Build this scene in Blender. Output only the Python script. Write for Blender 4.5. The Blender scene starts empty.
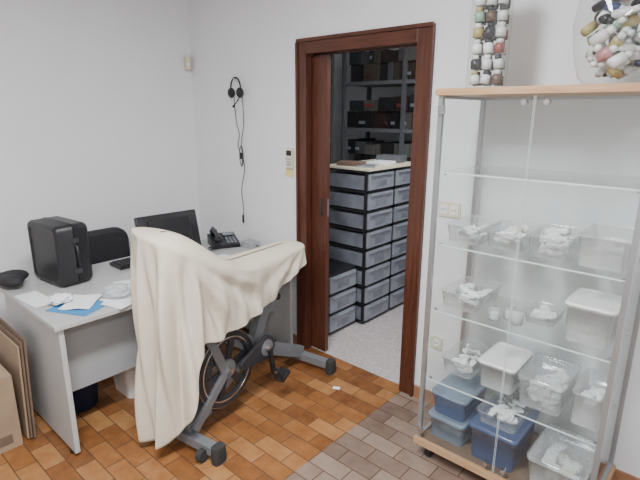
import bpy, math, random
from mathutils import Vector, Matrix, Euler
random.seed(7)
S=bpy.context.scene

# ------------------------------------------------------------------ materials
def mat(name,col,rough=0.5,metal=0.0,var=0.06,scale=18,bump=0.0,bscale=60,emit=None,coat=0.0,alpha=None):
    m=bpy.data.materials.new(name); m.use_nodes=True
    nt=m.node_tree; b=nt.nodes['Principled BSDF']
    b.inputs['Roughness'].default_value=rough; b.inputs['Metallic'].default_value=metal
    b.inputs['Coat Weight'].default_value=coat
    tc=nt.nodes.new('ShaderNodeTexCoord')
    n=nt.nodes.new('ShaderNodeTexNoise'); n.inputs['Scale'].default_value=scale; n.inputs['Detail'].default_value=4
    nt.links.new(tc.outputs['Object'],n.inputs['Vector'])
    r=nt.nodes.new('ShaderNodeValToRGB')
    r.color_ramp.elements[0].position=0.3; r.color_ramp.elements[1].position=0.7
    r.color_ramp.elements[0].color=[max(0,c*(1-var)) for c in col]+[1]
    r.color_ramp.elements[1].color=[min(1,c*(1+var)) for c in col]+[1]
    nt.links.new(n.outputs['Fac'],r.inputs['Fac']); nt.links.new(r.outputs['Color'],b.inputs['Base Color'])
    if bump>0:
        n2=nt.nodes.new('ShaderNodeTexNoise'); n2.inputs['Scale'].default_value=bscale; n2.inputs['Detail'].default_value=3
        nt.links.new(tc.outputs['Object'],n2.inputs['Vector'])
        bp=nt.nodes.new('ShaderNodeBump'); bp.inputs['Strength'].default_value=bump; bp.inputs['Distance'].default_value=0.01
        nt.links.new(n2.outputs['Fac'],bp.inputs['Height']); nt.links.new(bp.outputs['Normal'],b.inputs['Normal'])
    if emit:
        b.inputs['Emission Color'].default_value=(*emit[:3],1); b.inputs['Emission Strength'].default_value=emit[3]
    return m

def clear_mat(name,tint,body=0.0,bodycol=(1,1,1),refl=.05,rough=0.03,transl=False):
    """thin clear glass / plastic skin: transparent + schlick gloss (+ some milky diffuse)"""
    m=bpy.data.materials.new(name); m.use_nodes=True; nt=m.node_tree
    for n in list(nt.nodes): nt.nodes.remove(n)
    out=nt.nodes.new('ShaderNodeOutputMaterial')
    tr=nt.nodes.new('ShaderNodeBsdfTransparent'); tr.inputs['Color'].default_value=(*tint,1)
    gl=nt.nodes.new('ShaderNodeBsdfGlossy'); gl.inputs['Roughness'].default_value=rough
    lw=nt.nodes.new('ShaderNodeLayerWeight'); lw.inputs['Blend'].default_value=.5
    pw=nt.nodes.new('ShaderNodeMath'); pw.operation='POWER'; pw.inputs[1].default_value=5
    ma=nt.nodes.new('ShaderNodeMath'); ma.operation='MULTIPLY_ADD'; ma.inputs[1].default_value=.75; ma.inputs[2].default_value=refl
    nt.links.new(lw.outputs['Facing'],pw.inputs[0]); nt.links.new(pw.outputs[0],ma.inputs[0])
    base=tr.outputs[0]
    if body>0:
        df=nt.nodes.new('ShaderNodeBsdfDiffuse'); df.inputs['Color'].default_value=(*bodycol,1)
        tl=nt.nodes.new('ShaderNodeBsdfTranslucent'); tl.inputs['Color'].default_value=(*bodycol,1)
        md=nt.nodes.new('ShaderNodeMixShader'); md.inputs[0].default_value=.4
        nt.links.new(df.outputs[0],md.inputs[1]); nt.links.new(tl.outputs[0],md.inputs[2])
        noi=nt.nodes.new('ShaderNodeTexNoise'); noi.inputs['Scale'].default_value=30
        mr=nt.nodes.new('ShaderNodeMapRange'); mr.inputs['To Min'].default_value=body*0.8; mr.inputs['To Max'].default_value=min(1,body*1.2)
        nt.links.new(noi.outputs['Fac'],mr.inputs['Value'])
        mx=nt.nodes.new('ShaderNodeMixShader'); nt.links.new(mr.outputs[0],mx.inputs[0])
        nt.links.new(tr.outputs[0],mx.inputs[1]); nt.links.new(md.outputs[0],mx.inputs[2]); base=mx.outputs[0]
    m2=nt.nodes.new('ShaderNodeMixShader')
    nt.links.new(ma.outputs[0],m2.inputs[0]); nt.links.new(base,m2.inputs[1]); nt.links.new(gl.outputs[0],m2.inputs[2])
    nt.links.new(m2.outputs[0],out.inputs['Surface'])
    return m

def wood_mat(name,c1,c2,rough=0.4,axis='Z',scale=6):
    m=bpy.data.materials.new(name); m.use_nodes=True; nt=m.node_tree; b=nt.nodes['Principled BSDF']
    b.inputs['Roughness'].default_value=rough
    tc=nt.nodes.new('ShaderNodeTexCoord'); mp=nt.nodes.new('ShaderNodeMapping')
    sc={'Z':(12,12,0.8),'X':(0.8,12,12),'Y':(12,0.8,12)}[axis]
    mp.inputs['Scale'].default_value=sc
    n=nt.nodes.new('ShaderNodeTexNoise'); n.inputs['Scale'].default_value=scale; n.inputs['Detail'].default_value=6; n.inputs['Distortion'].default_value=0.6
    r=nt.nodes.new('ShaderNodeValToRGB'); r.color_ramp.elements[0].position=.3; r.color_ramp.elements[1].position=.72
    r.color_ramp.elements[0].color=(*c1,1); r.color_ramp.elements[1].color=(*c2,1)
    nt.links.new(tc.outputs['Object'],mp.inputs[0]); nt.links.new(mp.outputs[0],n.inputs['Vector'])
    nt.links.new(n.outputs['Fac'],r.inputs[0]); nt.links.new(r.outputs[0],b.inputs['Base Color'])
    return m

M_wall=mat('wall_paint',(.83,.84,.86),.75,var=.02,scale=2,bump=.12,bscale=45)
M_ceil=mat('ceiling_paint',(.8,.8,.8),.8,var=.02)
M_brown=wood_mat('door_wood',(.056,.017,.010),(.112,.037,.020),.35)
M_brownX=wood_mat('door_wood_head',(.056,.017,.010),(.112,.037,.020),.35,axis='X')
M_beech=wood_mat('beech',(.40,.23,.12),(.55,.35,.20),.4,axis='X')
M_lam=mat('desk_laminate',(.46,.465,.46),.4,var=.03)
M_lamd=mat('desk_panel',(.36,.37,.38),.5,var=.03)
M_alu=mat('aluminium',(.46,.47,.49),.32,metal=.8,var=.03)
M_steel=mat('steel',(.7,.7,.7),.2,metal=1,var=.02)
M_blk=mat('black_plastic',(.012,.012,.014),.42,var=.1)
M_blk2=mat('black_matte',(.022,.022,.025),.75,var=.15,bump=.2,bscale=120)
M_rub=mat('rubber',(.03,.03,.03),.85)
M_bike=mat('bike_grey',(.19,.20,.215),.38,metal=.2,var=.05)
M_rack=mat('rack_grey',(.13,.138,.15),.5,metal=.1,var=.05)
M_biked=mat('bike_dark',(.035,.037,.042),.45,metal=.2)
M_cloth=mat('cotton_sheet',(.66,.595,.48),.95,var=.05,scale=8,bump=.25,bscale=30)
M_white=mat('white_plastic',(.86,.86,.85),.45,var=.03)
M_cream=mat('cream_plastic',(.70,.65,.50),.45)
M_yel=mat('yellow_paper',(.80,.66,.28),.8)
M_paper=mat('paper',(.82,.84,.86),.85,var=.03)
M_blue=mat('blue_paper',(.05,.25,.52),.6)
M_card=mat('cardboard',(.31,.22,.145),.85,var=.1,scale=9)
M_cardd=mat('cardboard_dark',(.15,.10,.07),.85,var=.1)
M_navy=mat('navy_plastic',(.02,.035,.10),.5)
M_screen=mat('screen',(.01,.01,.012),.15)
M_glass=clear_mat('clear_glass',(.965,.985,.978),.03,(.8,.86,.86),.05)
M_gedge=mat('glass_edge',(.62,.72,.70),.2,var=.05)
M_clear=clear_mat('clear_plastic',(.97,.975,.98),.30,(.84,.87,.89),.07,.10)
M_milky=clear_mat('milky_plastic',(.9,.92,.93),.68,(.84,.86,.87),.06,.15)
M_bluep=clear_mat('blue_clear_plastic',(.45,.55,.78),.78,(.13,.19,.38),.05,.2)
M_bluel=clear_mat('pale_blue_clear_plastic',(.7,.8,.88),.6,(.40,.52,.65),.05,.2)
M_drw=mat('drawer_grey',(.235,.25,.29),.3,var=.15,scale=12)
M_drw2=mat('drawer_side_grey',(.17,.18,.215),.3,var=.25,scale=9)
M_terra_b=mat('baseboard_tile',(.34,.17,.09),.35,var=.15)

# floor
def floor_mat():
    m=bpy.data.materials.new('terracotta_tiles'); m.use_nodes=True; nt=m.node_tree; b=nt.nodes['Principled BSDF']
    L=nt.links.new
    g=nt.nodes.new('ShaderNodeNewGeometry')
    br=nt.nodes.new('ShaderNodeTexBrick'); br.offset=0.5; br.offset_frequency=2
    for k,v in (('Scale',1),('Mortar Size',.003),('Mortar Smooth',.3),('Bias',0.0),('Brick Width',.20),('Row Height',.10)): br.inputs[k].default_value=v
    br.inputs['Color1'].default_value=(.0,.0,.0,1); br.inputs['Color2'].default_value=(1,1,1,1); br.inputs['Mortar'].default_value=(.5,.5,.5,1)
    L(g.outputs['Position'],br.inputs['Vector'])
    n=nt.nodes.new('ShaderNodeTexNoise'); n.inputs['Scale'].default_value=11; n.inputs['Detail'].default_value=6; n.inputs['Roughness'].default_value=.65
    L(g.outputs['Position'],n.inputs['Vector'])
    mxv=nt.nodes.new('ShaderNodeMix'); mxv.data_type='FLOAT'; mxv.inputs[0].default_value=.6
    L(br.outputs['Color'],mxv.inputs[2]); L(n.outputs['Fac'],mxv.inputs[3])
    r=nt.nodes.new('ShaderNodeValToRGB'); cr=r.color_ramp
    cr.elements[0].position=.2; cr.elements[0].color=(.13,.05,.018,1)
    cr.elements[1].position=.8; cr.elements[1].color=(.40,.21,.085,1)
    e=cr.elements.new(.5); e.color=(.28,.115,.038,1)
    L(mxv.outputs[0],r.inputs[0])
    r2=nt.nodes.new('ShaderNodeValToRGB'); cr=r2.color_ramp
    cr.elements[0].position=.2; cr.elements[0].color=(.14,.09,.068,1)
    cr.elements[1].position=.8; cr.elements[1].color=(.33,.245,.195,1)
    L(mxv.outputs[0],r2.inputs[0])
    sx=nt.nodes.new('ShaderNodeSeparateXYZ'); L(g.outputs['Position'],sx.inputs[0])
    gt=nt.nodes.new('ShaderNodeMath'); gt.operation='GREATER_THAN'; gt.inputs[1].default_value=-1.40
    L(sx.outputs['X'],gt.inputs[0])
    mz=nt.nodes.new('ShaderNodeMix'); mz.data_type='RGBA'; L(gt.outputs[0],mz.inputs[0]); L(r.outputs[0],mz.inputs[6]); L(r2.outputs[0],mz.inputs[7])
    mm=nt.nodes.new('ShaderNodeMix'); mm.data_type='RGBA'; L(br.outputs['Fac'],mm.inputs[0]); L(mz.outputs[2],mm.inputs[6]); mm.inputs[7].default_value=(.10,.055,.033,1)
    L(mm.outputs[2],b.inputs['Base Color'])
    b.inputs['Roughness'].default_value=.27
    bp=nt.nodes.new('ShaderNodeBump'); bp.inputs['Strength'].default_value=.4; bp.inputs['Distance'].default_value=.003; bp.invert=True
    L(br.outputs['Fac'],bp.inputs['Height']); L(bp.outputs[0],b.inputs['Normal'])
    return m
M_floor=floor_mat()
M_floor2=mat('storage_terrazzo',(.47,.425,.425),.5,var=.22,scale=55)

# ------------------------------------------------------------------ mesh builder
class MB:
    def __init__(s): s.v=[];s.f=[];s.mi=[];s.sm=[];s.mats=[];s.T=Matrix.Identity(4)
    def m(s,mt):
        if mt not in s.mats: s.mats.append(mt)
        return s.mats.index(mt)
    def add(s,vs,fs,mt,smooth=False,X=None):
        o=len(s.v); T=s.T@X if X is not None else s.T
        s.v+= [tuple(T@Vector(p)) for p in vs]
        i=s.m(mt)
        for f in fs: s.f.append([o+k for k in f]); s.mi.append(i); s.sm.append(smooth)
    def box(s,c,d,mt,rot=None):
        x,y,z=[k/2 for k in d]
        vs=[(-x,-y,-z),(x,-y,-z),(x,y,-z),(-x,y,-z),(-x,-y,z),(x,-y,z),(x,y,z),(-x,y,z)]
        fs=[(3,2,1,0),(4,5,6,7),(0,1,5,4),(1,2,6,5),(2,3,7,6),(3,0,4,7)]
        X=Matrix.Translation(c)
        if rot: X=X@Euler(rot).to_matrix().to_4x4()
        s.add(vs,fs,mt,False,X)
    def bb(s,x0,x1,y0,y1,z0,z1,mt): s.box(((x0+x1)/2,(y0+y1)/2,(z0+z1)/2),(x1-x0,y1-y0,z1-z0),mt)
    def beam(s,p0,p1,w,h,mt):
        p0=Vector(p0);p1=Vector(p1);d=p1-p0;L=d.length
        q=d.to_track_quat('Z','Y').to_matrix().to_4x4()
        X=Matrix.Translation((p0+p1)/2)@q
        x,y,z=w/2,h/2,L/2
        vs=[(-x,-y,-z),(x,-y,-z),(x,y,-z),(-x,y,-z),(-x,-y,z),(x,-y,z),(x,y,z),(-x,y,z)]
        fs=[(3,2,1,0),(4,5,6,7),(0,1,5,4),(1,2,6,5),(2,3,7,6),(3,0,4,7)]
        s.add(vs,fs,mt,False,X)
    def cyl(s,p0,p1,r0,mt,r1=None,seg=20,cap=True):
        r1=r0 if r1 is None else r1
        p0=Vector(p0);p1=Vector(p1);q=(p1-p0).to_track_quat('Z','Y')
        a=q@Vector((1,0,0));b=q@Vector((0,1,0))
        vs=[];
        for p,r in((p0,r0),(p1,r1)):
            for i in range(seg):
                t=2*math.pi*i/seg; vs.append(p+a*math.cos(t)*r+b*math.sin(t)*r)
        s.add(vs,[(i,(i+1)%seg,seg+(i+1)%seg,seg+i) for i in range(seg)],mt,True)
        if cap: s.add(vs,[tuple(reversed(range(seg))),tuple(range(seg,2*seg))],mt,False)
    def tube(s,pts,r,mt,seg=8,closed=False):
        pts=[Vector(p) for p in pts];n=len(pts);vs=[];up=Vector((0.13,0.21,0.97)).normalized()
        for i,p in enumerate(pts):
            if closed: d=(pts[(i+1)%n]-pts[i-1])
            else: d=pts[min(i+1,n-1)]-pts[max(i-1,0)]
            d.normalize(); a=d.cross(up)
            if a.length<1e-3: a=d.cross(Vector((1,0,0)))
            a.normalize(); b=d.cross(a)
            for k in range(seg):
                t=2*math.pi*k/seg; vs.append(p+a*math.cos(t)*r+b*math.sin(t)*r)
        fs=[]
        for i in range(n if closed else n-1):
            j=(i+1)%n
            for k in range(seg): fs.append((i*seg+k,i*seg+(k+1)%seg,j*seg+(k+1)%seg,j*seg+k))
        s.add(vs,fs,mt,True)
        if not closed: s.add(vs,[tuple(range(seg)),tuple(range((n-1)*seg,n*seg))],mt)
    def ball(s,c,r,mt,rot=None,nu=14,nv=8):
        vs=[];fs=[]
        for j in range(nv+1):
            ph=math.pi*j/nv
            for i in range(nu):
                t=2*math.pi*i/nu; vs.append((r[0]*math.sin(ph)*math.cos(t),r[1]*math.sin(ph)*math.sin(t),r[2]*math.cos(ph)))
        for j in range(nv):
            for i in range(nu): fs.append((j*nu+i,(j+1)*nu+i,(j+1)*nu+(i+1)%nu,j*nu+(i+1)%nu))
        X=Matrix.Translation(c)
        if rot: X=X@Euler(rot).to_matrix().to_4x4()
        s.add(vs,fs,mt,True,X)
    def lathe(s,c,prof,mt,seg=32):
        vs=[];fs=[]
        for r,z in prof:
            for i in range(seg):
                t=2*math.pi*i/seg; vs.append((c[0]+r*math.cos(t),c[1]+r*math.sin(t),c[2]+z))
        for j in range(len(prof)-1):
            for i in range(seg): fs.append((j*seg+i,j*seg+(i+1)%seg,(j+1)*seg+(i+1)%seg,(j+1)*seg+i))
        s.add(vs,fs,mt,True)
    def rloft(s,c,loops,mt,rot=0,cap0=True,cap1=True):
        """stack of rounded rectangles (w,d,z,r)"""
        vs=[];K=5
        for w,d,z,r in loops:
            r=min(r,w/2-1e-4,d/2-1e-4)
            for q,(sx,sy) in enumerate(((1,1),(-1,1),(-1,-1),(1,-1))):
                for k in range(K):
                    t=math.pi/2*(q+k/(K-1)); vs.append((sx*(w/2-r)+r*math.cos(t),sy*(d/2-r)+r*math.sin(t),z))
        n=4*K;fs=[]
        for j in range(len(loops)-1):
            for i in range(n): fs.append((j*n+i,j*n+(i+1)%n,(j+1)*n+(i+1)%n,(j+1)*n+i))
        X=Matrix.Translation(c)@Matrix.Rotation(rot,4,'Z')
        s.add(vs,fs,mt,True,X)
        caps=[]
        if cap0: caps.append(tuple(reversed(range(n))))
        if cap1: caps.append(tuple(range((len(loops)-1)*n,len(loops)*n)))
        if caps: s.add(vs,caps,mt,False,X)
    def quad(s,p,mt): s.add(p,[(0,1,2,3)],mt)
    def prism(s,poly,t,mt,X):
        n=len(poly); vs=[(p[0],p[1],-t/2) for p in poly]+[(p[0],p[1],t/2) for p in poly]
        s.add(vs,[tuple(reversed(range(n))),tuple(range(n,2*n))]+[(i,(i+1)%n,n+(i+1)%n,n+i) for i in range(n)],mt,False,X)
    def done(s,name,bevel=0,auto=True,loc=None,rz=0):
        me=bpy.data.meshes.new(name)
        me.from_pydata(s.v,[],s.f)
        for mt in s.mats: me.materials.append(mt)
        for p,i,sm in zip(me.polygons,s.mi,s.sm): p.material_index=i; p.use_smooth=sm
        me.validate(); me.update()
        o=bpy.data.objects.new(name,me); S.collection.objects.link(o)
        if loc: o.location=loc
        o.rotation_euler[2]=rz
        if bevel:
            b=o.modifiers.new('bevel','BEVEL'); b.width=bevel; b.segments=2; b.limit_method='ANGLE'; b.angle_limit=math.radians(50)
        return o

# ------------------------------------------------------------------ room shell
XL,YB,XR,YF,H=-3.47,2.36,2.2,-2.2,2.75
WT=0.12
def slab(name,x0,x1,y0,y1,z0,z1,mt,bev=0):
    b=MB(); cx,cy,cz=(x0+x1)/2,(y0+y1)/2,(z0+z1)/2
    b.box((0,0,0),(x1-x0,y1-y0,z1-z0),mt); return b.done(name,bev,loc=(cx,cy,cz))
slab('floor',XL-.1,XR+.1,YF-.1,YB+.04,-.1,0,M_floor)
slab('ceiling',XL-.1,XR+.1,YF-.1,YB+WT,H,H+.1,M_ceil)
slab('wall_left',XL-.1,XL,YF-.1,YB+WT,0,H,M_wall)
slab('wall_right',XR,XR+.1,YF-.1,YB+WT,0,H,M_wall)
slab('wall_front',XL,XR,YF-.1,YF,0,H,M_wall)
DX0,DX1,DZ=-2.205,-1.415,2.03
b=MB()
b.bb(XL,DX0-.03,YB,YB+WT,0,H,M_wall); b.bb(DX1+.03,XR,YB,YB+WT,0,H,M_wall); b.bb(DX0-.03,DX1+.03,YB,YB+WT,DZ+.03,H,M_wall)
b.done('wall_back')
# storage room
SX0,SX1,SY0,SY1,SH=-3.9,-.7,YB+WT,4.75,2.6
slab('floor_storage',SX0,SX1,YB+.04,SY1,-.1,0,M_floor2)
slab('ceiling_storage',SX0,SX1,SY0,SY1,SH,SH+.1,M_ceil)
slab('wall_storage_left',SX0-.1,SX0,SY0,SY1,0,SH,M_wall)
slab('wall_storage_right',SX1,SX1+.1,SY0,SY1,0,SH,M_wall)
slab('wall_storage_back',SX0-.1,SX1+.1,SY1,SY1+.1,0,SH,M_wall)
# baseboards
slab('baseboard_back',DX1+.1,XR,YB-.012,YB,0,.075,M_terra_b)
slab('baseboard_back.001',XL,DX0-.08,YB-.012,YB,0,.075,M_terra_b)
slab('baseboard_left',XL,XL+.012,YF,YB-.012,0,.075,M_terra_b)
# door frame
b=MB()
b.bb(DX0-.078,DX0,YB-.018,YB+.01,0,DZ+.085,M_brown)
b.bb(DX1,DX1+.095,YB-.018,YB+.01,0,DZ+.085,M_brown)
b.bb(DX0,DX1,YB-.018,YB+.01,DZ,DZ+.085,M_brownX)
b.bb(DX0-.078,DX1+.095,YB-.03,YB-.018,DZ+.07,DZ+.09,M_brownX)
b.bb(DX0-.085,DX0-.066,YB-.03,YB-.018,0,DZ+.07,M_brown)
b.bb(DX1+.082,DX1+.1,YB-.03,YB-.018,0,DZ+.07,M_brown)
# jamb linings
b.bb(DX0-.029,DX0,YB+.01,YB+.035,0,DZ,M_brown)
b.bb(DX0-.029,DX0,YB+.085,YB+WT,0,DZ,M_brown)
b.bb(DX1,DX1+.029,YB+.01,YB+WT,0,DZ,M_brown)
b.bb(DX0-.029,DX1+.029,YB+.01,YB+.04,DZ,DZ+.029,M_brownX)
b.bb(DX0-.029,DX1+.029,YB+.08,YB+WT,DZ,DZ+.029,M_brownX)
b.bb(DX1-.012,DX1,YB+.04,YB+.055,0,DZ,M_brown)
b.done('trim_door_frame',.002)
# sliding leaf partly out of its pocket
b=MB()
b.bb(DX0-.02,DX0+.125,YB+.043,YB+.078,.01,DZ-.005,M_brown)
b.bb(DX0+.078,DX0+.098,YB+.04,YB+.043,1.00,1.12,M_biked)
b.cyl((DX0+.088,YB+.040,1.02),(DX0+.088,YB+.036,1.02),.008,M_blk)
b.bb(DX0+.125,DX0+.127,YB+.055,YB+.067,1.0,1.12,M_bike)
b.done('door_1',.002)

# ------------------------------------------------------------------ desk
b=MB()
dx0,dx1,dy0,dy1,dz=-3.08,-2.26,.72,2.30,.72
b.bb(dx0,dx1,dy0,dy1,dz-.025,dz,M_lam)
b.bb(dx0+.03,dx1-.02,dy0+.02,dy0+.045,.02,dz-.025,M_lam)
b.bb(dx0+.03,dx1-.02,dy1-.045,dy1-.02,.02,dz-.025,M_lam)
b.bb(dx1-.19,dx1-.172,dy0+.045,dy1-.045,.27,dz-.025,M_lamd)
for y in(dy0+.032,dy1-.032):
    for x in(dx0+.08,dx1-.08): b.cyl((x,y,0),(x,y,.02),.018,M_blk)
b.done('office_desk',.003)

# briefcase: deep hard case standing on its edge. origin = near right bottom corner; +x right, +y thickness
b=MB()
w,h,t=.335,.35,.19
def half(y0,y1):
    X=Matrix.Translation((-w/2,0,h/2))@Matrix.Rotation(math.radians(90),4,'X')
    old=b.T; b.T=b.T@X
    s=1 if y1>y0 else -1
    L=[(w-.075,h-.075,y0+s*.006,.02),(w-.06,h-.06,y0,.025),(w-.02,h-.02,y0+s*.004,.03),(w,h,y0+s*.022,.035),(w,h,y1-s*.008,.035),(w+.006,h+.004,y1-s*.006,.035),(w+.006,h+.004,y1,.035)]
    L=[(a,c,-z,r) for a,c,z,r in L]
    b.rloft((0,0,0),L,M_blk)
    b.T=old
half(0,t*.52-.002); half(t,t*.52+.002)
for zz in (.07,h-.105): b.bb(.001,.009,t*.52-.022,t*.52+.022,zz,zz+.03,M_biked)
b.tube([(0,t*.52,h/2-.06),(.024,t*.52,h/2-.052),(.03,t*.52,h/2),(.024,t*.52,h/2+.052),(0,t*.52,h/2+.06)],.008,M_blk)
b.done('briefcase',.0,loc=(-2.735,.94,dz+.003),rz=math.radians(6))

# jacket heap on desk left
b=MB()
for i in range(9):
    b.ball((-3.0+random.uniform(-.05,.04),.785+random.uniform(-.03,.03),dz+.040+random.uniform(-.005,.012)),(.08,.05,.034),M_blk2,(random.random()*.2,0,random.random()*3))
b.done('folded_jacket')

# papers / tissue on desk
def sheet(b,c,w,d,rot,mt,wav=.004):
    n=6;vs=[];fs=[]
    for j in range(n+1):
        for i in range(n+1):
            vs.append((w*(i/n-.5),d*(j/n-.5),wav*(1+math.sin(i*1.3+j*.9+c[0]*9))))
    for j in range(n):
        for i in range(n): fs.append((j*(n+1)+i,j*(n+1)+i+1,(j+1)*(n+1)+i+1,(j+1)*(n+1)+i))
    b.add(vs,fs,mt,True,Matrix.Translation(c)@Matrix.Rotation(rot,4,'Z'))
b=MB()
sheet(b,(-2.70,.79,dz+.001),.26,.11,.08,M_paper,.001)
sheet(b,(-2.43,.90,dz+.001),.24,.19,.45,M_blue,.001); sheet(b,(-2.47,.93,dz+.005),.15,.20,.8,M_paper,.003)
sheet(b,(-2.37,1.12,dz+.001),.2,.26,.3,M_paper,.002); sheet(b,(-2.53,1.27,dz+.003),.18,.22,-.2,M_paper,.002)
b.done('paper_sheets')
b=MB()
sheet(b,(-2.40,2.08,dz+.001),.2,.24,.5,M_paper,.001); sheet(b,(-2.50,1.90,dz+.004),.26,.18,.2,M_paper,.001)
b.done('paper_sheets')
def crumple(name,c,r,mt,amp=.35,seed=1,sq=.6):
    rnd=random.Random(seed); b=MB(); nu,nv=18,12;vs=[];fs=[]
    for j in range(nv+1):
        ph=math.pi*j/nv
        for i in range(nu):
            t=2*math.pi*i/nu; k=1+rnd.uniform(-amp,amp)*math.sin(ph)
            vs.append((r*k*math.sin(ph)*math.cos(t),r*k*math.sin(ph)*math.sin(t),max(-r*sq,r*sq*k*math.cos(ph))))
    for j in range(nv):
        for i in range(nu): fs.append((j*nu+i,(j+1)*nu+i,(j+1)*nu+(i+1)%nu,j*nu+(i+1)%nu))
    b.add(vs,fs,mt); return b.done(name,loc=(c[0],c[1],c[2]+r*sq))
crumple('crumpled_tissue',(-2.53,.85,dz+.008),.05,M_paper,.35,3,.45)
crumple('plastic_bag',(-2.42,1.10,dz+.008),.07,M_milky,.3,5,.4)
b=MB()
b.box((0,0,.012),(.15,.40,.018),M_blk)
for i in range(5):
    for j in range(13): b.box((-.055+i*.027,-.175+j*.029,.024),(.022,.024,.007),M_blk2)
b.done('keyboard',.002,loc=(-2.90,1.52,dz+.001))
slab('ruler',-2.66,-2.62,1.40,1.62,dz+.001,dz+.006,M_cream)

# monitor, screen facing the wall side
b=MB()
b.T=Matrix.Translation((0,0,.20))@Matrix.Rotation(math.radians(-14),4,'Y')
b.rloft((0,0,0),[(.02,.40,-.125,.004),(.03,.41,-.12,.006),(.03,.41,.12,.006),(.02,.40,.125,.004)],M_blk)
b.box((-.0165,0,.005),(.004,.375,.215),M_screen)
b.rloft((.025,0,0),[(.03,.28,-.09,.01),(.03,.28,.09,.01)],M_blk)
b.T=Matrix.Identity(4)
b.beam((.03,0,.02),(.03,0,.2),.07,.025,M_blk)
b.rloft((.0,0,0),[(.2,.26,0,.05),(.2,.26,.012,.05),(.14,.2,.022,.05)],M_blk)
b.done('computer_monitor',.002,loc=(-2.72,1.61,dz+.008),rz=math.radians(-4))

# desk phone
b=MB()
b.add([(-.1,-.11,0),(.1,-.11,0),(.1,.11,0),(-.1,.11,0),(-.1,-.11,.025),(.1,-.11,.025),(.1,.11,.065),(-.1,.11,.065)],
      [(3,2,1,0),(4,5,6,7),(0,1,5,4),(1,2,6,5),(2,3,7,6),(3,0,4,7)],M_blk)
b.box((.045,.06,.066),(.08,.05,.006),M_drw,(.18,0,0))
for i in range(3):
    for j in range(4): b.box((.02+i*.026,-.08+j*.027,.034+j*.005),(.018,.016,.01),M_drw2,(.18,0,0))
b.tube([(-.055,-.12,.075),(-.055,-.09,.085),(-.055,0,.095),(-.055,.09,.102),(-.055,.12,.1)],.015,M_blk)
b.ball((-.055,-.09,.066),(.03,.034,.024),M_blk); b.ball((-.055,.09,.084),(.03,.034,.024),M_blk)
b.tube([(-.06+.012*math.cos(i*.9)-i*.0012,-.13-i*.0009,.03+.012*math.sin(i*.9)) for i in range(70)],.003,M_blk,6)
b.done('desk_telephone',.003,loc=(-2.85,2.13,dz+.001),rz=math.radians(65))
b=MB()
b.rloft((0,0,0),[(.12,.09,0,.01),(.12,.09,.04,.01)],M_lamd)
b.tube([(.06,0,.02),(.08,.01,.01),(.11,-.01,.006)],.003,M_blk)
b.done('network_router',.002,loc=(-2.66,2.23,dz+.001))

# office chair
b=MB()
b.T=Matrix.Translation((0,0,0))
b.rloft((.0,0,.42),[(.40,.42,0,.1),(.44,.46,.02,.12),(.44,.46,.06,.12),(.38,.4,.085,.1)],M_blk2)
b.T=Matrix.Translation((-.20,0,.69))@Matrix.Rotation(math.radians(90),4,'Y')
b.rloft((-.02,0,0),[(.28,.38,-.03,.08),(.32,.42,-.01,.1),(.32,.42,.02,.1),(.26,.36,.035,.08)],M_blk2)
b.T=Matrix.Identity(4)
b.tube([(-.05,0,.40),(-.22,0,.42),(-.25,0,.52),(-.235,0,.7)],.018,M_blk)
b.cyl((0,0,.12),(0,0,.42),.025,M_blk)
for k in range(5):
    a=k*2*math.pi/5; b.beam((0,0,.11),(.24*math.cos(a),.24*math.sin(a),.075),.035,.03,M_blk)
    b.cyl((.24*math.cos(a)-.012,.24*math.sin(a),.027),(.24*math.cos(a)+.012,.24*math.sin(a),.027),.027,M_blk,seg=14)
    b.cyl((.24*math.cos(a),.24*math.sin(a),.03),(.24*math.cos(a),.24*math.sin(a),.08),.008,M_blk,seg=8)
b.done('office_chair',.002,loc=(-3.17,1.44,0))

# waste bins under the desk
b=MB()
b.lathe((0,0,0),[(0,0),(.10,0),(.125,.26),(.131,.26),(.131,.27),(.121,.27),(.098,.008),(0,.008)],M_navy)
b.done('waste_bin',loc=(-2.74,.95,0))
b=MB()
b.rloft((0,0,0),[(.20,.16,0,.03),(.23,.19,.22,.03),(.245,.205,.22,.03),(.245,.205,.23,.03),(.22,.18,.23,.03),(.19,.15,.01,.03)],M_white)
b.done('paper_bin',loc=(-2.66,1.25,0))

# cardboard at desk end
b=MB()
b.box((-2.80,.50,.20),(.42,.20,.40),M_card)
b.box((-2.80,.50,.4015),(.42,.05,.003),M_cream); b.box((-2.5885,.50,.34),(.003,.05,.12),M_cream); b.box((-2.80,.50,.4035),(.41,.004,.002),M_cardd)
b.box((-2.5885,.50,.06),(.003,.12,.05),M_cardd)
b.done('cardboard_box',.004)
b=MB()
for k in range(3):
    b.box((-2.80+k*.012,.640+.013*k,.272+.012*k),(.40,.009,.52+.02*k),[M_card,M_cardd,M_cardd][k],(-.04,0,0))
b.done('flattened_cardboard')

# ------------------------------------------------------------------ exercise bike
b=MB()
for y,W in((0,.24),(1.03,.25)):
    b.rloft((0,y,.035),[(2*W,.055,0,.015),(2*W,.055,.045,.015)],M_bike)
    for sx in(-1,1):
        b.rloft((sx*W,y,.0),[(.05,.075,0,.02),(.055,.08,.03,.02),(.05,.07,.09,.02)],M_rub)
for sx in(-1,1):
    b.cyl((sx*.17-.015,-.045,.035),(sx*.17+.015,-.045,.035),.032,M_rub)
    b.beam((sx*.17,-.045,.035),(sx*.17,.0,.06),.012,.02,M_bike)
b.beam((0,.0,.085),(0,.16,.13),.07,.05,M_bike)
b.beam((-.055,.02,.09),(-.055,.25,.30),.022,.045,M_bike); b.beam((.055,.02,.09),(.055,.25,.30),.022,.045,M_bike)
b.beam((-.055,.26,.30),(-.03,.12,.66),.022,.05,M_bike); b.beam((.055,.26,.30),(.03,.12,.66),.022,.05,M_bike)
b.beam((0,.12,.62),(0,.02,.98),.05,.07,M_bike)
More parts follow.
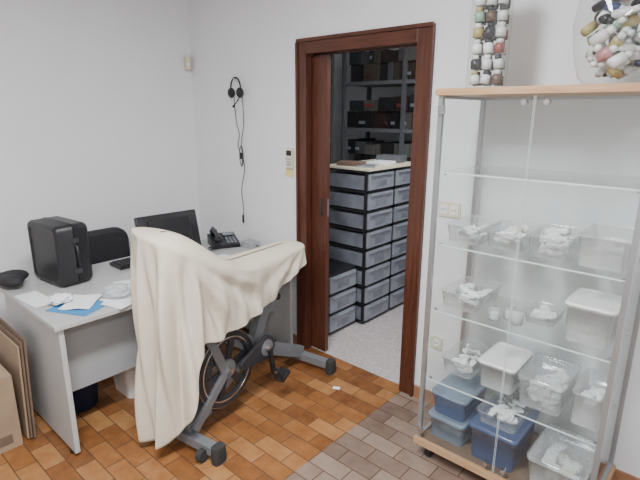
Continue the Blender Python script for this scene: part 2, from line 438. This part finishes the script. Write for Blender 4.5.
b.beam((0,.0,.96),(0,-.02,1.07),.03,.05,M_steel)
b.beam((0,.10,.66),(0,.54,.34),.05,.09,M_bike)
b.beam((0,.48,.36),(0,1.03,.085),.05,.08,M_bike)
b.beam((0,.54,.32),(0,.72,.66),.05,.075,M_bike)
b.beam((0,.71,.62),(0,.78,.77),.032,.05,M_steel)
b.beam((0,.52,.32),(0,.02,.06),.045,.04,M_bike)
b.cyl((-.045,.11,.66),(.045,.11,.66),.05,M_biked)
b.cyl((0,.72,.60),(.05,.72,.60),.012,M_blk); b.ball((.06,.72,.60),(.016,.022,.022),M_blk)
b.add([( -.02,.62,.785),(.02,.62,.785),(.09,.86,.79),(.09,.92,.79),(-.09,.92,.79),(-.09,.86,.79),
       ( -.015,.63,.825),(.015,.63,.825),(.075,.86,.835),(.075,.91,.84),(-.075,.91,.84),(-.075,.86,.835)],
      [(5,4,3,2,1,0),(6,7,8,9,10,11)]+[(i,(i+1)%6,6+(i+1)%6,6+i) for i in range(6)],M_blk2)
b.tube([(-.15,-.01,1.065),(-.13,-.03,1.075),(-.08,-.04,1.08),(.03,-.04,1.07),(.065,-.03,1.055),(.075,-.02,1.04)],.015,M_blk)
# flywheel: heavy rim, hub, spokes
fc=Vector((0.035,.285,.315)); R=.215
def ring(R0,R1,w,mt,x0=0,seg=48):
    vs=[];fs=[]; x0+=fc.x
    for i in range(seg):
        t=2*math.pi*i/seg
        for r,x in((R0,-w),(R1,-w),(R1,w),(R0,w)): vs.append((x0+x,fc.y+r*math.cos(t),fc.z+r*math.sin(t)))
    for i in range(seg):
        j=(i+1)%seg
        for k in range(4): fs.append((4*i+k,4*i+(k+1)%4,4*j+(k+1)%4,4*j+k))
    b.add(vs,fs,mt,False)
ring(.165,R,.014,M_biked); ring(.178,.186,.0155,M_steel); ring(R-.006,R+.003,.012,M_steel)
ring(.0005,.055,.018,M_bike)
for k in range(6):
    a=k*math.pi/3+.2
    b.beam((fc.x,fc.y+.04*math.cos(a),fc.z+.04*math.sin(a)),(fc.x,fc.y+.175*math.cos(a),fc.z+.175*math.sin(a)),.012,.04,M_biked)
b.cyl((-.075,fc.y,fc.z),(.085,fc.y,fc.z),.012,M_steel)
# chain guard: slim, tapering from crank to hub
cr=Vector((.075,.56,.34)); poly=[]
for i in range(17):
    t=math.pi/2-math.pi*i/16; poly.append((cr.y+.075*math.cos(t),cr.z+.075*math.sin(t)))
for i in range(17):
    t=-math.pi/2-math.pi*i/16; poly.append((fc.y+.08+.028*math.cos(t),fc.z+.028*math.sin(t)))
X=Matrix.Translation((.088,0,0))@Matrix(((0,0,1,0),(1,0,0,0),(0,1,0,0),(0,0,0,1)))
b.prism(poly,.02,M_biked,X)
b.cyl((.09,cr.y,cr.z),(.102,cr.y,cr.z),.05,M_bike)
b.cyl((-.11,cr.y,cr.z),(.125,cr.y,cr.z),.016,M_steel)
for sx,dy,dzz in((1,.03,-.165),(-1,-.03,.165)):
    p0=Vector((sx*.12,cr.y,cr.z)); p1=p0+Vector((0,dy,dzz))
    b.beam(p0,p1,.016,.03,M_blk)
    b.cyl(p1,p1+Vector((sx*.05,0,0)),.008,M_steel)
    b.box(p1+Vector((sx*.065,0,0)),(.065,.085,.022),M_blk,(.5,0,0))
    b.tube([p1+Vector((sx*.045,-.045,0)),p1+Vector((sx*.05,-.06,.045)),p1+Vector((sx*.07,-.05,.07)),p1+Vector((sx*.09,-.05,.045)),p1+Vector((sx*.09,-.03,0))],.006,M_blk)
b.done('exercise_bike',.003,loc=(-1.965,1.165,0),rz=math.radians(8.5))

# ------------------------------------------------------------------ sheet draped on the bike
pts=[ # x,y,ztop,zbottom
(-2.225,1.85,.83,.76),(-2.215,1.60,.84,.76),(-2.215,1.35,.96,.77),(-2.205,1.20,1.10,.40),(-2.185,1.10,1.135,.08),
(-2.09,1.055,1.13,.035),(-1.99,1.05,1.12,.07),(-1.90,1.07,1.10,.11),(-1.845,1.13,1.07,.20),(-1.84,1.21,1.02,.53),
(-1.855,1.38,.93,.58),(-1.895,1.60,.86,.595),(-1.95,1.80,.83,.64),(-1.985,1.98,.85,.70),(-2.00,2.10,.865,.76),(-2.07,2.16,.865,.79),
(-2.16,2.14,.865,.79),(-2.215,2.03,.86,.78)]
def cat(P,u):
    n=len(P); i=int(math.floor(u))%n; t=u-math.floor(u)
    q=[P[(i+k)%n] for k in(-1,0,1,2)]
    return [.5*((2*q[1][c])+(q[2][c]-q[0][c])*t+(2*q[0][c]-5*q[1][c]+4*q[2][c]-q[3][c])*t*t+(3*q[1][c]-q[0][c]-3*q[2][c]+q[3][c])*t**3) for c in range(4)]
NS=400
sm=[cat(pts,len(pts)*i/NS) for i in range(NS)]
arc=[0]
for i in range(1,NS): arc.append(arc[-1]+math.hypot(sm[i][0]-sm[i-1][0],sm[i][1]-sm[i-1][1]))
def ridge(y):
    yc=min(max(y,1.14),2.03)
    if yc<1.60:
        k=(yc-1.14)/.46; k=k*k*(3-2*k); h=1.140+(.895-1.140)*k
    else: h=.895-.012*(yc-1.60)
    return (-2.00-.13*(yc-1.16),yc,h)
def ss(a,b_,x):
    k=min(1,max(0,(x-a)/(b_-a))); return k*k*(3-2*k)
vs=[]
TC,TS=10,54
for j in range(TC+TS+1):
    for i in range(NS):
        ex,ey,zt,zb=sm[i]; cx,cy,cz=ridge(ey)
        if j<=TC:
            k=j/TC; kk=math.sin(k*math.pi/2)
            p=Vector((cx+(ex-cx)*kk,cy+(ey-cy)*kk,cz+(zt-cz)*(1-math.cos(k*math.pi/2))))
            depth=0
        else:
            k=(j-TC)/TS
            nx,ny=sm[(i+1)%NS],sm[i-1]; nrm=Vector((nx[1]-ny[1],-(nx[0]-ny[0]),0)).normalized()
            if nrm.dot(Vector((ex+2.03,ey-1.6,0)))<0: nrm=-nrm
            L=zt-zb; s=arc[i]; depth=k*L
            amp=.034*(1-math.exp(-depth/.22))
            f=math.sin(s*42+3.2*depth)+.5*math.sin(s*83+2-2.5*depth)+.35*math.sin(s*21-5*depth)
            if ex<-2.17: amp*=.3
            sw=0
            if ex>-2.02 and ey>1.15:
                z=zt-depth
                # soft folds that fan out from the handlebar end and from the saddle
                w=ss(1.17,1.34,ey)
                d1=math.hypot(ey-1.12,1.10-z); th1=math.atan2(1.10-z,ey-1.12)
                d2=math.hypot(2.10-ey,.92-z);  th2=math.atan2(.92-z,2.10-ey+.02)
                e1=math.exp(-((d1-.35)/.40)**2); e2=math.exp(-((d2-.25)/.28)**2)
                sw=w*ss(0,.10,depth)*(.022*e1*math.sin(15*th1+.6)+.009*e1*math.sin(31*th1+2)+.013*e2*math.sin(13*th2))
                amp*=1-.72*w
            off=amp*f+sw+.025*depth
            if ex<-2.17: off=min(off,.012)
            g=.055*min(1,depth/.9)*(1-ss(1.16,1.34,ey))
            p=Vector((ex,ey,zt-L*k))+nrm*off
            p.x+=(-2.02-p.x)*g*1.9
            p.z+=(.009*math.sin(s*17)+.004*math.sin(s*41))*k
            p.z=max(p.z,.012)
        vs.append(p)
fs=[]
for j in range(TC+TS):
    for i in range(NS): fs.append((j*NS+i,(j+1)*NS+i,(j+1)*NS+(i+1)%NS,j*NS+(i+1)%NS))
b=MB(); b.add(vs,fs,M_cloth,True); sheet_ob=b.done('draped_sheet')
sm2=sheet_ob.modifiers.new('relax','SMOOTH'); sm2.factor=.5; sm2.iterations=4
sd=sheet_ob.modifiers.new('solid','SOLIDIFY'); sd.thickness=.002

# ------------------------------------------------------------------ glass display cabinet
cx0,cx1,cy0,cy1=-1.025,-.245,1.89,2.32
zt0,zt1=1.748,1.775
b=MB()
b.bb(cx0-.01,cx1+.01,cy0-.015,cy1,zt0,zt1,M_beech)
b.bb(cx0-.01,cx1+.01,cy0-.015,cy1,.085,.118,M_beech)
b.bb(cx0+.02,cx1-.02,cy0+.005,cy1-.01,.118,.120,M_cardd)
for x in(cx0+.010,cx1-.010):
    for y in(cy0+.010,cy1-.010): 
        b.box((x,y,(zt0+.118)/2),(.020,.020,zt0-.118),M_alu)
for x in(cx0+.05,cx1-.05):
    for y in(cy0+.05,cy1-.05):
        b.cyl((x-.014,y,.03),(x+.014,y,.03),.03,M_blk); b.box((x,y,.066),(.034,.05,.038),M_blk); 
for z in(.126,zt0-.006):
    b.bb(cx0+.020,cx1-.020,cy1-.020,cy1-.006,z-.006,z+.006,M_alu)
    for x in(cx0+.010,cx1-.010): b.bb(x-.008,x+.008,cy0+.020,cy1-.020,z-.006,z+.006,M_alu)
shelves=[.445,.80,1.115,1.435]
for z in shelves:
    x0,x1,y0,y1=cx0+.022,cx1-.022,cy0+.02,cy1-.03
    b.quad([(x0,y0,z),(x1,y0,z),(x1,y1,z),(x0,y1,z)],M_glass)
    b.bb(x0,x1,y0-.003,y0,z-.007,z,M_gedge); b.bb(x0,x1,y1,y1+.002,z-.006,z,M_gedge)
    for x in(cx0+.03,cx1-.03):
        for y in(cy0+.05,cy1-.06): b.cyl((x,y,z-.018),(x,y,z-.002),.007,M_steel,seg=10)
z0,z1=.13,zt0-.012
for x in(cx0+.010,cx1-.010): b.quad([(x,cy0+.02,z0),(x,cy1-.02,z0),(x,cy1-.02,z1),(x,cy0+.02,z1)],M_glass)
b.quad([(cx0+.02,cy1-.01,z0),(cx1-.02,cy1-.01,z0),(cx1-.02,cy1-.01,z1),(cx0+.02,cy1-.01,z1)],M_glass)
xm=(cx0+cx1)/2
for xa,xb in((cx0+.004,xm-.003),(xm+.003,cx1-.004)):
    b.quad([(xa,cy0-.003,.125),(xb,cy0-.003,.125),(xb,cy0-.003,zt0-.006),(xa,cy0-.003,zt0-.006)],M_glass)
b.bb(xm-.0035,xm-.002,cy0-.006,cy0-.001,.125,zt0-.006,M_gedge); b.bb(xm+.002,xm+.0035,cy0-.006,cy0-.001,.125,zt0-.006,M_gedge)
for x in(xm-.035,xm+.045):
    b.cyl((x,cy0-.018,zt0-.03),(x,cy0+.006,zt0-.03),.010,M_steel); b.cyl((x,cy0-.018,.16),(x,cy0+.006,.16),.010,M_steel)
for x in(cx0+.02,cx1-.02):
    for z in(.17,1.69): b.box((x,cy0-.006,z),(.03,.012,.035),M_steel)
b.done('glass_display_cabinet',.0012)

def packets(b,c,w,d,h,n,cols,sz,rot=0,seed=0):
    r=random.Random(seed); X=Matrix.Translation(c)@Matrix.Rotation(rot,4,'Z'); old=b.T; b.T=b.T@X
    for i in range(n):
        k=i/max(1,n-1)
        s=[sz*r.uniform(.7,1.2),sz*r.uniform(.45,.9),sz*r.uniform(.15,.4)]
        hx=max(.001,w/2-s[0]*.55); hy=max(.001,d/2-s[0]*.55)
        p=(r.uniform(-hx,hx),r.uniform(-hy,hy),.012+s[2]/2+k*(h-.02))
        ro=(r.uniform(-.35,.35),r.uniform(-.35,.35),r.uniform(0,3.1))
        mt=r.choice(cols)
        X2=Matrix.Translation(p)@Euler(ro).to_matrix().to_4x4(); o2=b.T; b.T=b.T@X2
        b.rloft((0,0,0),[(s[0]*.9,s[1]*.9,-s[2]/2,.008),(s[0],s[1],-s[2]*.2,.01),(s[0],s[1],s[2]*.2,.01),(s[0]*.9,s[1]*.9,s[2]/2,.008)],mt)
        b.T=o2
    b.T=old
def bin_(name,x,y,z,w,d,h,mt,n=0,fill=.7,cols=None,rot=0,lid=None,seed=0,sz=.06,r=.02):
    b=MB()
    b.rloft((0,0,0),[(w*.86,d*.88,0,r),(w*.955,d*.965,h-.010,r),(w,d,h-.010,r),(w,d,h-.002,r)],mt,cap1=False)
    if lid:
        b.rloft((0,0,0),[(w*1.02,d*1.02,h+.001,r),(w*1.02,d*1.02,h+.012,r),(w*.9,d*.92,h+.013,r),(w*.88,d*.9,h+.009,r)],lid,cap0=False)
    if n: packets(b,(0,0,0),w*.82,d*.86,h*fill,n,cols or [M_white],sz,seed=seed)
    return b.done(name,loc=(x,y,z+.0005),rz=rot)
Mw=[M_white,M_paper,M_white,M_cream]
Mx=[M_white,M_paper,M_white,M_lamd,M_paper]
PB='plastic_storage_box'
z=1.115
bin_(PB,-.915,2.11,z,.165,.27,.085,M_clear,22,.55,Mx,seed=1,sz=.05)
bin_(PB,-.735,2.12,z,.165,.27,.08,M_clear,28,.75,Mw,seed=2,sz=.055)
bin_(PB,-.555,2.11,z,.165,.28,.095,M_clear,36,.85,[M_white,M_paper],seed=3,sz=.06)
bin_(PB,-.365,2.11,z,.180,.28,.125,M_milky,24,.7,Mw,seed=4,sz=.065)
z=.80
bin_(PB,-.90,2.10,z,.19,.28,.085,M_clear,26,.75,Mx,seed=5,sz=.06)
b=MB()
for i,(xx,yy) in enumerate(((.02,0),(.06,-.03),(-.03,-.05))):
    b.lathe((xx,yy,0),[(0,0),(.026,0),(.028,.05),(.025,.055),(.0,.057)],M_milky if i%2 else M_clear,20)
    b.cyl((xx,yy,.004),(xx,yy,.03),.02,M_paper)
b.done('sample_cup_group',loc=(-.71,2.04,z+.0005))
bin_(PB,-.375,2.09,z,.18,.22,.15,M_milky,14,.8,[M_white],seed=6,lid=M_white,sz=.08)
bin_(PB,-.575,2.14,z,.13,.18,.05,M_clear,14,.7,Mx,seed=16,sz=.045)
z=.445
bin_(PB,-.905,2.14,z,.16,.27,.085,M_clear,20,.6,Mx,seed=7,sz=.055)
bin_(PB,-.715,2.13,z,.17,.25,.12,M_milky,12,.7,[M_white,M_cream],seed=8,lid=M_white,sz=.08)
bin_(PB,-.515,2.11,z,.19,.27,.13,M_clear,30,.6,[M_white,M_paper,M_milky],seed=9,lid=M_clear,sz=.065)
bin_(PB,-.335,2.11,z,.12,.26,.15,M_milky,22,.7,[M_white,M_paper],seed=10,sz=.055)
z=.121
bin_(PB,-.90,2.08,z,.19,.30,.115,M_bluel,18,.7,Mw,seed=11,lid=M_bluel)
bin_(PB,-.90,2.08,z+.130,.18,.28,.105,M_bluep,14,.7,Mw,seed=12,lid=M_bluel)
bin_(PB,-.67,2.07,z,.22,.31,.165,M_bluep,14,.7,[M_white,M_drw],seed=13,lid=M_bluep)
bin_(PB,-.67,2.08,z+.180,.19,.28,.065,M_clear,22,.7,Mx,seed=14,sz=.05)
bin_(PB,-.40,2.07,z,.23,.30,.13,M_milky,20,.7,Mw,seed=15,lid=M_clear)

# jars of sample bottles on top
def bottle(b,c,h,r,mt,cap,rot):
    X=Matrix.Translation(c)@Euler(rot).to_matrix().to_4x4(); o=b.T; b.T=b.T@X
    b.lathe((0,0,-h/2),[(0,0),(r,0),(r,h*.62),(r*.62,h*.70),(r*.55,h*.72)],mt,12)
    b.lathe((0,0,-h/2),[(0,h*.7),(r*.66,h*.7),(r*.66,h),(0,h)],cap,12)
    b.T=o
cols=[mat('bottle_paint_%d'%i,c,.35) for i,c in enumerate([(.25,.05,.04),(.03,.09,.06),(.04,.06,.16),(.62,.63,.62),(.015,.015,.02),(.42,.32,.12),(.10,.05,.03),(.25,.38,.28),(.75,.76,.75),(.45,.2,.2)])]
b=MB()
w=.150
b.rloft((0,0,0),[(w,w,0,.02),(w,w,.46,.02),(w+.008,w+.008,.47,.02)],M_glass,cap1=False)
r=random.Random(4)
for L in range(7):
    for i in range(3):
        for j in range(3):
            b_c=((i-1)*.044,(j-1)*.044,.045+L*.060)
            bottle(b,b_c,r.uniform(.050,.058),.020,r.choice([cols[k] for k in (1,3,4,6,7,8,5,4,6,3,0,1)]),r.choice([cols[4],cols[3],cols[4],cols[8],cols[4],cols[5]]),(r.uniform(-.15,.15),r.uniform(-.15,.15),0))
b.done('glass_jar_of_sample_bottles',loc=(-.90,2.06,zt1+.0005),rz=.3)
b=MB()
prof=[(0,0),(.085,0),(.115,.03),(.135,.10),(.15,.20),(.14,.30),(.115,.36),(.12,.38)]
b.lathe((0,0,0),prof,M_glass,40)
r=random.Random(9)
for k in range(70):
    zc=.045+.30*k/69; Rm=(.055 if zc<.07 else .10)-.01
    a=k*2.4; q=Rm*math.sqrt(r.uniform(.15,1))
    bottle(b,(q*math.cos(a),q*math.sin(a),zc),r.uniform(.065,.09),r.uniform(.014,.022),r.choice([cols[3],cols[8],cols[3],cols[8],cols[9],cols[7],cols[4],cols[3],cols[5],cols[2]]),r.choice([cols[8],cols[8],cols[3],cols[4],cols[8]]),(r.uniform(.9,2),r.uniform(-.4,.4),r.uniform(0,6)))
b.done('glass_bowl_of_sample_bottles',loc=(-.44,2.09,zt1+.0005))

# ------------------------------------------------------------------ wall items
b=MB()  # headset
hc=Vector((-2.88,YB-.004,1.84)); 
arcp=[(hc.x+.055*math.cos(t),hc.y-.035,hc.z+.075*math.sin(t)) for t in [math.pi*k/14-.35*(1-k/7) for k in range(15)]]
b.tube(arcp,.006,M_blk)
for sx in(-1,1):
    b.ball((hc.x+sx*.048,hc.y-.036,hc.z-.03),(.017,.033,.036),M_blk2)
    b.ball((hc.x+sx*.058,hc.y-.036,hc.z-.03),(.012,.022,.024),M_blk)
b.tube([(hc.x+.06,hc.y-.04,hc.z-.04),(hc.x+.055,hc.y-.06,hc.z-.08),(hc.x+.02,hc.y-.07,hc.z-.12)],.004,M_blk); b.ball((hc.x+.015,hc.y-.07,hc.z-.125),(.012,.01,.01),M_blk)
b.cyl((hc.x,hc.y,hc.z+.068),(hc.x,hc.y-.05,hc.z+.064),.005,M_steel,seg=10)
def cable(x0,x1,z0,z1,ph,a=.012):
    return [(x0+(x1-x0)*k/40+a*math.sin(k*.35+ph),YB-.018-.006*math.sin(k*.5),z0+(z1-z0)*k/40) for k in range(41)]
b.tube(cable(hc.x+.05,hc.x+.005,hc.z-.06,.86,0),.0028,M_blk,6)
b.tube(cable(hc.x-.05,hc.x+.015,hc.z-.06,1.28,1.4,.010),.0028,M_blk,6)
b.tube([(hc.x+.015+.02*math.cos(t),YB-.02,1.36+.075*math.sin(t)) for t in [2*math.pi*k/24 for k in range(24)]],.0028,M_blk,6,closed=True)
b.box((hc.x+.012,YB-.02,1.36),(.012,.014,.045),M_blk)
b.box((hc.x+.01,YB-.02,.88),(.012,.01,.06),M_blk)
b.done('headset')
b=MB()
b.box((0,0,0),(.062,.024,.135),M_cream); b.box((0,-.013,.035),(.046,.003,.035),M_blk)
for i in range(3):
    for j in range(3): b.box((-.015+i*.015,-.014,-.005-j*.018),(.009,.004,.009),M_drw)
b.done('air_conditioner_remote',.003,loc=(-2.36,YB-.0125,1.375))
b=MB(); sheet(b,(0,0,0),.075,.05,0,M_yel,.002); o=b.done('sticky_note',loc=(-2.375,YB-.006,1.275)); o.rotation_euler=(math.radians(90),.15,0)
b=MB(); b.rloft((0,0,0),[(.05,.035,-.05,.01),(.055,.04,-.03,.01),(.055,.04,.03,.01),(.05,.035,.05,.01)],M_cream); b.ball((.018,-.01,-.01),(.014,.012,.02),M_white); b.box((0,.0,.06),(.02,.02,.02),M_white)
b.done('motion_sensor',loc=(XL+.029,YB-.05,2.04))
b=MB(); b.box((0,0,0),(.125,.01,.08),M_cream)
for sx in(-1,1): b.box((sx*.03,-.007,0),(.045,.005,.05),M_white); b.cyl((sx*.03-.008,-.0095,0),(sx*.03-.008,-.011,0),.004,M_blk,seg=8); b.cyl((sx*.03+.008,-.0095,0),(sx*.03+.008,-.011,0),.004,M_blk,seg=8)
b.done('wall_switch_plate',.002,loc=(-1.17,YB-.0055,1.18))
b=MB(); b.box((0,0,0),(.075,.01,.075),M_cream); b.cyl((0,-.005,0),(0,-.008,0),.022,M_white)
for sx in(-1,1): b.cyl((sx*.009,-.008,0),(sx*.009,-.0095,0),.004,M_blk,seg=8)
b.done('wall_socket',.002,loc=(-1.19,YB-.0055,.40))

# ------------------------------------------------------------------ storage room contents
def tower(name,xf,y0,y1,zt,n,depth=.42):
    b=MB(); w=y1-y0
    for y in(y0+.012,y1-.012):
        for x in(xf-.02,xf-depth+.012): b.bb(x-.012,x+.012,y-.012,y+.012,.02,zt-.012,M_blk)
    hh=(zt-.03)/n
    for i in range(n+1):
        z=.02+hh*i
        b.bb(xf-depth,xf-.008,y0,y1,z-.009,z+.009,M_blk)
    for i in range(n):
        z0=.02+hh*i+.016; z1=.02+hh*(i+1)-.014
        b.bb(xf-depth+.02,xf-.012,y0+.004,y1-.004,z0,z1-.015,M_drw2)
        b.bb(xf-.012,xf+.006,y0+.014,y1-.014,z0,z1,M_drw)
        b.bb(xf+.006,xf+.020,y0+.04,y1-.04,z1-.018,z1-.006,M_drw)
        b.bb(xf+.006,xf+.0075,(y0+y1)/2-.07,(y0+y1)/2+.07,z0+.02,z0+.07,M_drw2)
    for y in(y0+.03,y1-.03):
        for x in(xf-.04,xf-depth+.04): b.cyl((x,y,0),(x,y,.02),.015,M_blk,seg=10)
    return b.done(name,.003)
tower('drawer_tower',-2.15,2.96,3.32,1.25,8)
tower('drawer_tower',-2.15,3.33,3.69,1.25,8)
tower('drawer_tower',-2.22,2.60,2.945,.50,3)
slab('cover_board',-2.6,-2.13,2.95,3.70,1.2515,1.266,M_cream)
b=MB()
b.box((-2.42,3.1,1.282),(.2,.14,.03),M_cardd,(0,0,.3)); b.box((-2.30,3.35,1.278),(.16,.2,.022),M_paper,(0,0,.1)); b.box((-2.28,3.12,1.272),(.14,.2,.01),M_drw,(0,0,.5)); b.box((-2.35,3.57,1.295),(.22,.16,.055),M_rack,(0,0,.2))
b.done('paper_clutter',.002)
# metal shelving along the back
b=MB(); sx0,sx1,sy0,sy1=-3.36,-1.5,4.15,4.6
for x in(sx0,-2.62,sx1):
    for y in(sy0,sy1): b.box((x,y,1.15),(.035,.035,2.3),M_rack)
for z in(.15,.62,1.08,1.52,1.98): b.bb(sx0,sx1,sy0-.01,sy1,z-.035,z,M_bike)
b.done('metal_shelving')
dk=[mat('box_paint_%d'%i,c,.55) for i,c in enumerate([(.018,.018,.022),(.022,.026,.035),(.04,.02,.02),(.04,.032,.028),(.10,.10,.11),(.035,.035,.04),(.085,.07,.055),(.02,.02,.02),(.13,.125,.115),(.035,.045,.048)])]
b=MB(); r=random.Random(11)
for z in(.15,.62,1.08,1.52,1.98):
    for layer in range(2):
        x=sx0+.04
        zz=z+.001+layer*.17
        while x<sx1-.2:
            w=r.uniform(.06,.22); h=r.uniform(.10,.165)
            mt=r.choice(dk)
            b.bb(x,x+w-.006,sy0+.01+r.uniform(0,.06),sy1-.03,zz,zz+h if layer else zz+.168,mt)
            if r.random()<.35: b.bb(x+w*.2,x+w*.6,sy0+.002,sy0+.012,zz+.04,zz+.07,r.choice([M_lamd,cols[0],cols[6],M_drw,M_drw]))
            x+=w
b.done('stacked_archive_boxes',.002)
b=MB()
for y in(2.6,4.0):
    for x in(-3.85,-3.4): b.box((x,y,1.15),(.035,.035,2.3),M_rack)
for z in(.3,.85,1.4,1.95): b.bb(-3.87,-3.39,2.58,4.02,z-.03,z,M_rack)
b.done('metal_shelving')
b=MB()
for z in(.3,.85,1.4,1.95):
    y=2.63
    while y<3.8:
        w=r.uniform(.1,.3); b.bb(-3.83,-3.42,y,min(y+w-.01,3.97),z+.001,z+r.uniform(.2,.4),r.choice(dk)); y+=w
b.done('stacked_archive_boxes',.002)

b=MB(); sheet(b,(-1.72,2.10,.001),.045,.03,.4,M_paper,.001); b.done('paper_scraps')

# ------------------------------------------------------------------ lights
def fixture(name,x,y,z,L,W,power,rz=0,col=(.98,.99,1)):
    b=MB(); b.bb(-W/2,W/2,-L/2,L/2,-.02,.045,M_white)
    em=mat(name+'_tube',(.9,.9,.9),.5,emit=(*col,6))
    for sx in(-1,1): b.cyl((sx*W*.25,-L/2+.03,-.035),(sx*W*.25,L/2-.03,-.035),.014,em)
    o=b.done(name,loc=(x,y,z-.046),rz=rz)
    ld=bpy.data.lights.new(name+'_lamp','AREA'); ld.shape='RECTANGLE'; ld.size=W; ld.size_y=L; ld.energy=power; ld.color=col
    lo=bpy.data.objects.new('lamp',ld); S.collection.objects.link(lo); lo.parent=o; lo.location=(0,0,-.06)
fixture('ceiling_light',-1.0,.35,H,1.3,.3,102)
fixture('ceiling_light.001',.9,-.6,H,1.3,.3,72)
fixture('storage_ceiling_light',-1.5,3.2,SH,.9,.2,24)
w=bpy.data.worlds.new('world'); S.world=w; w.use_nodes=True
w.node_tree.nodes['Background'].inputs[0].default_value=(.6,.68,.8,1); w.node_tree.nodes['Background'].inputs[1].default_value=.3

# ------------------------------------------------------------------ camera
cam=bpy.data.cameras.new('camera'); cam.sensor_width=36; cam.lens=485/640*36; cam.clip_start=.02
co=bpy.data.objects.new('camera',cam); S.collection.objects.link(co)
R=Matrix.Rotation(math.radians(41.6),4,'Z')@Matrix.Rotation(math.radians(90-14.8),4,'X')@Matrix.Rotation(math.radians(0.3),4,'Z')
co.matrix_world=Matrix.Translation((0,0,1.68))@R
S.camera=co
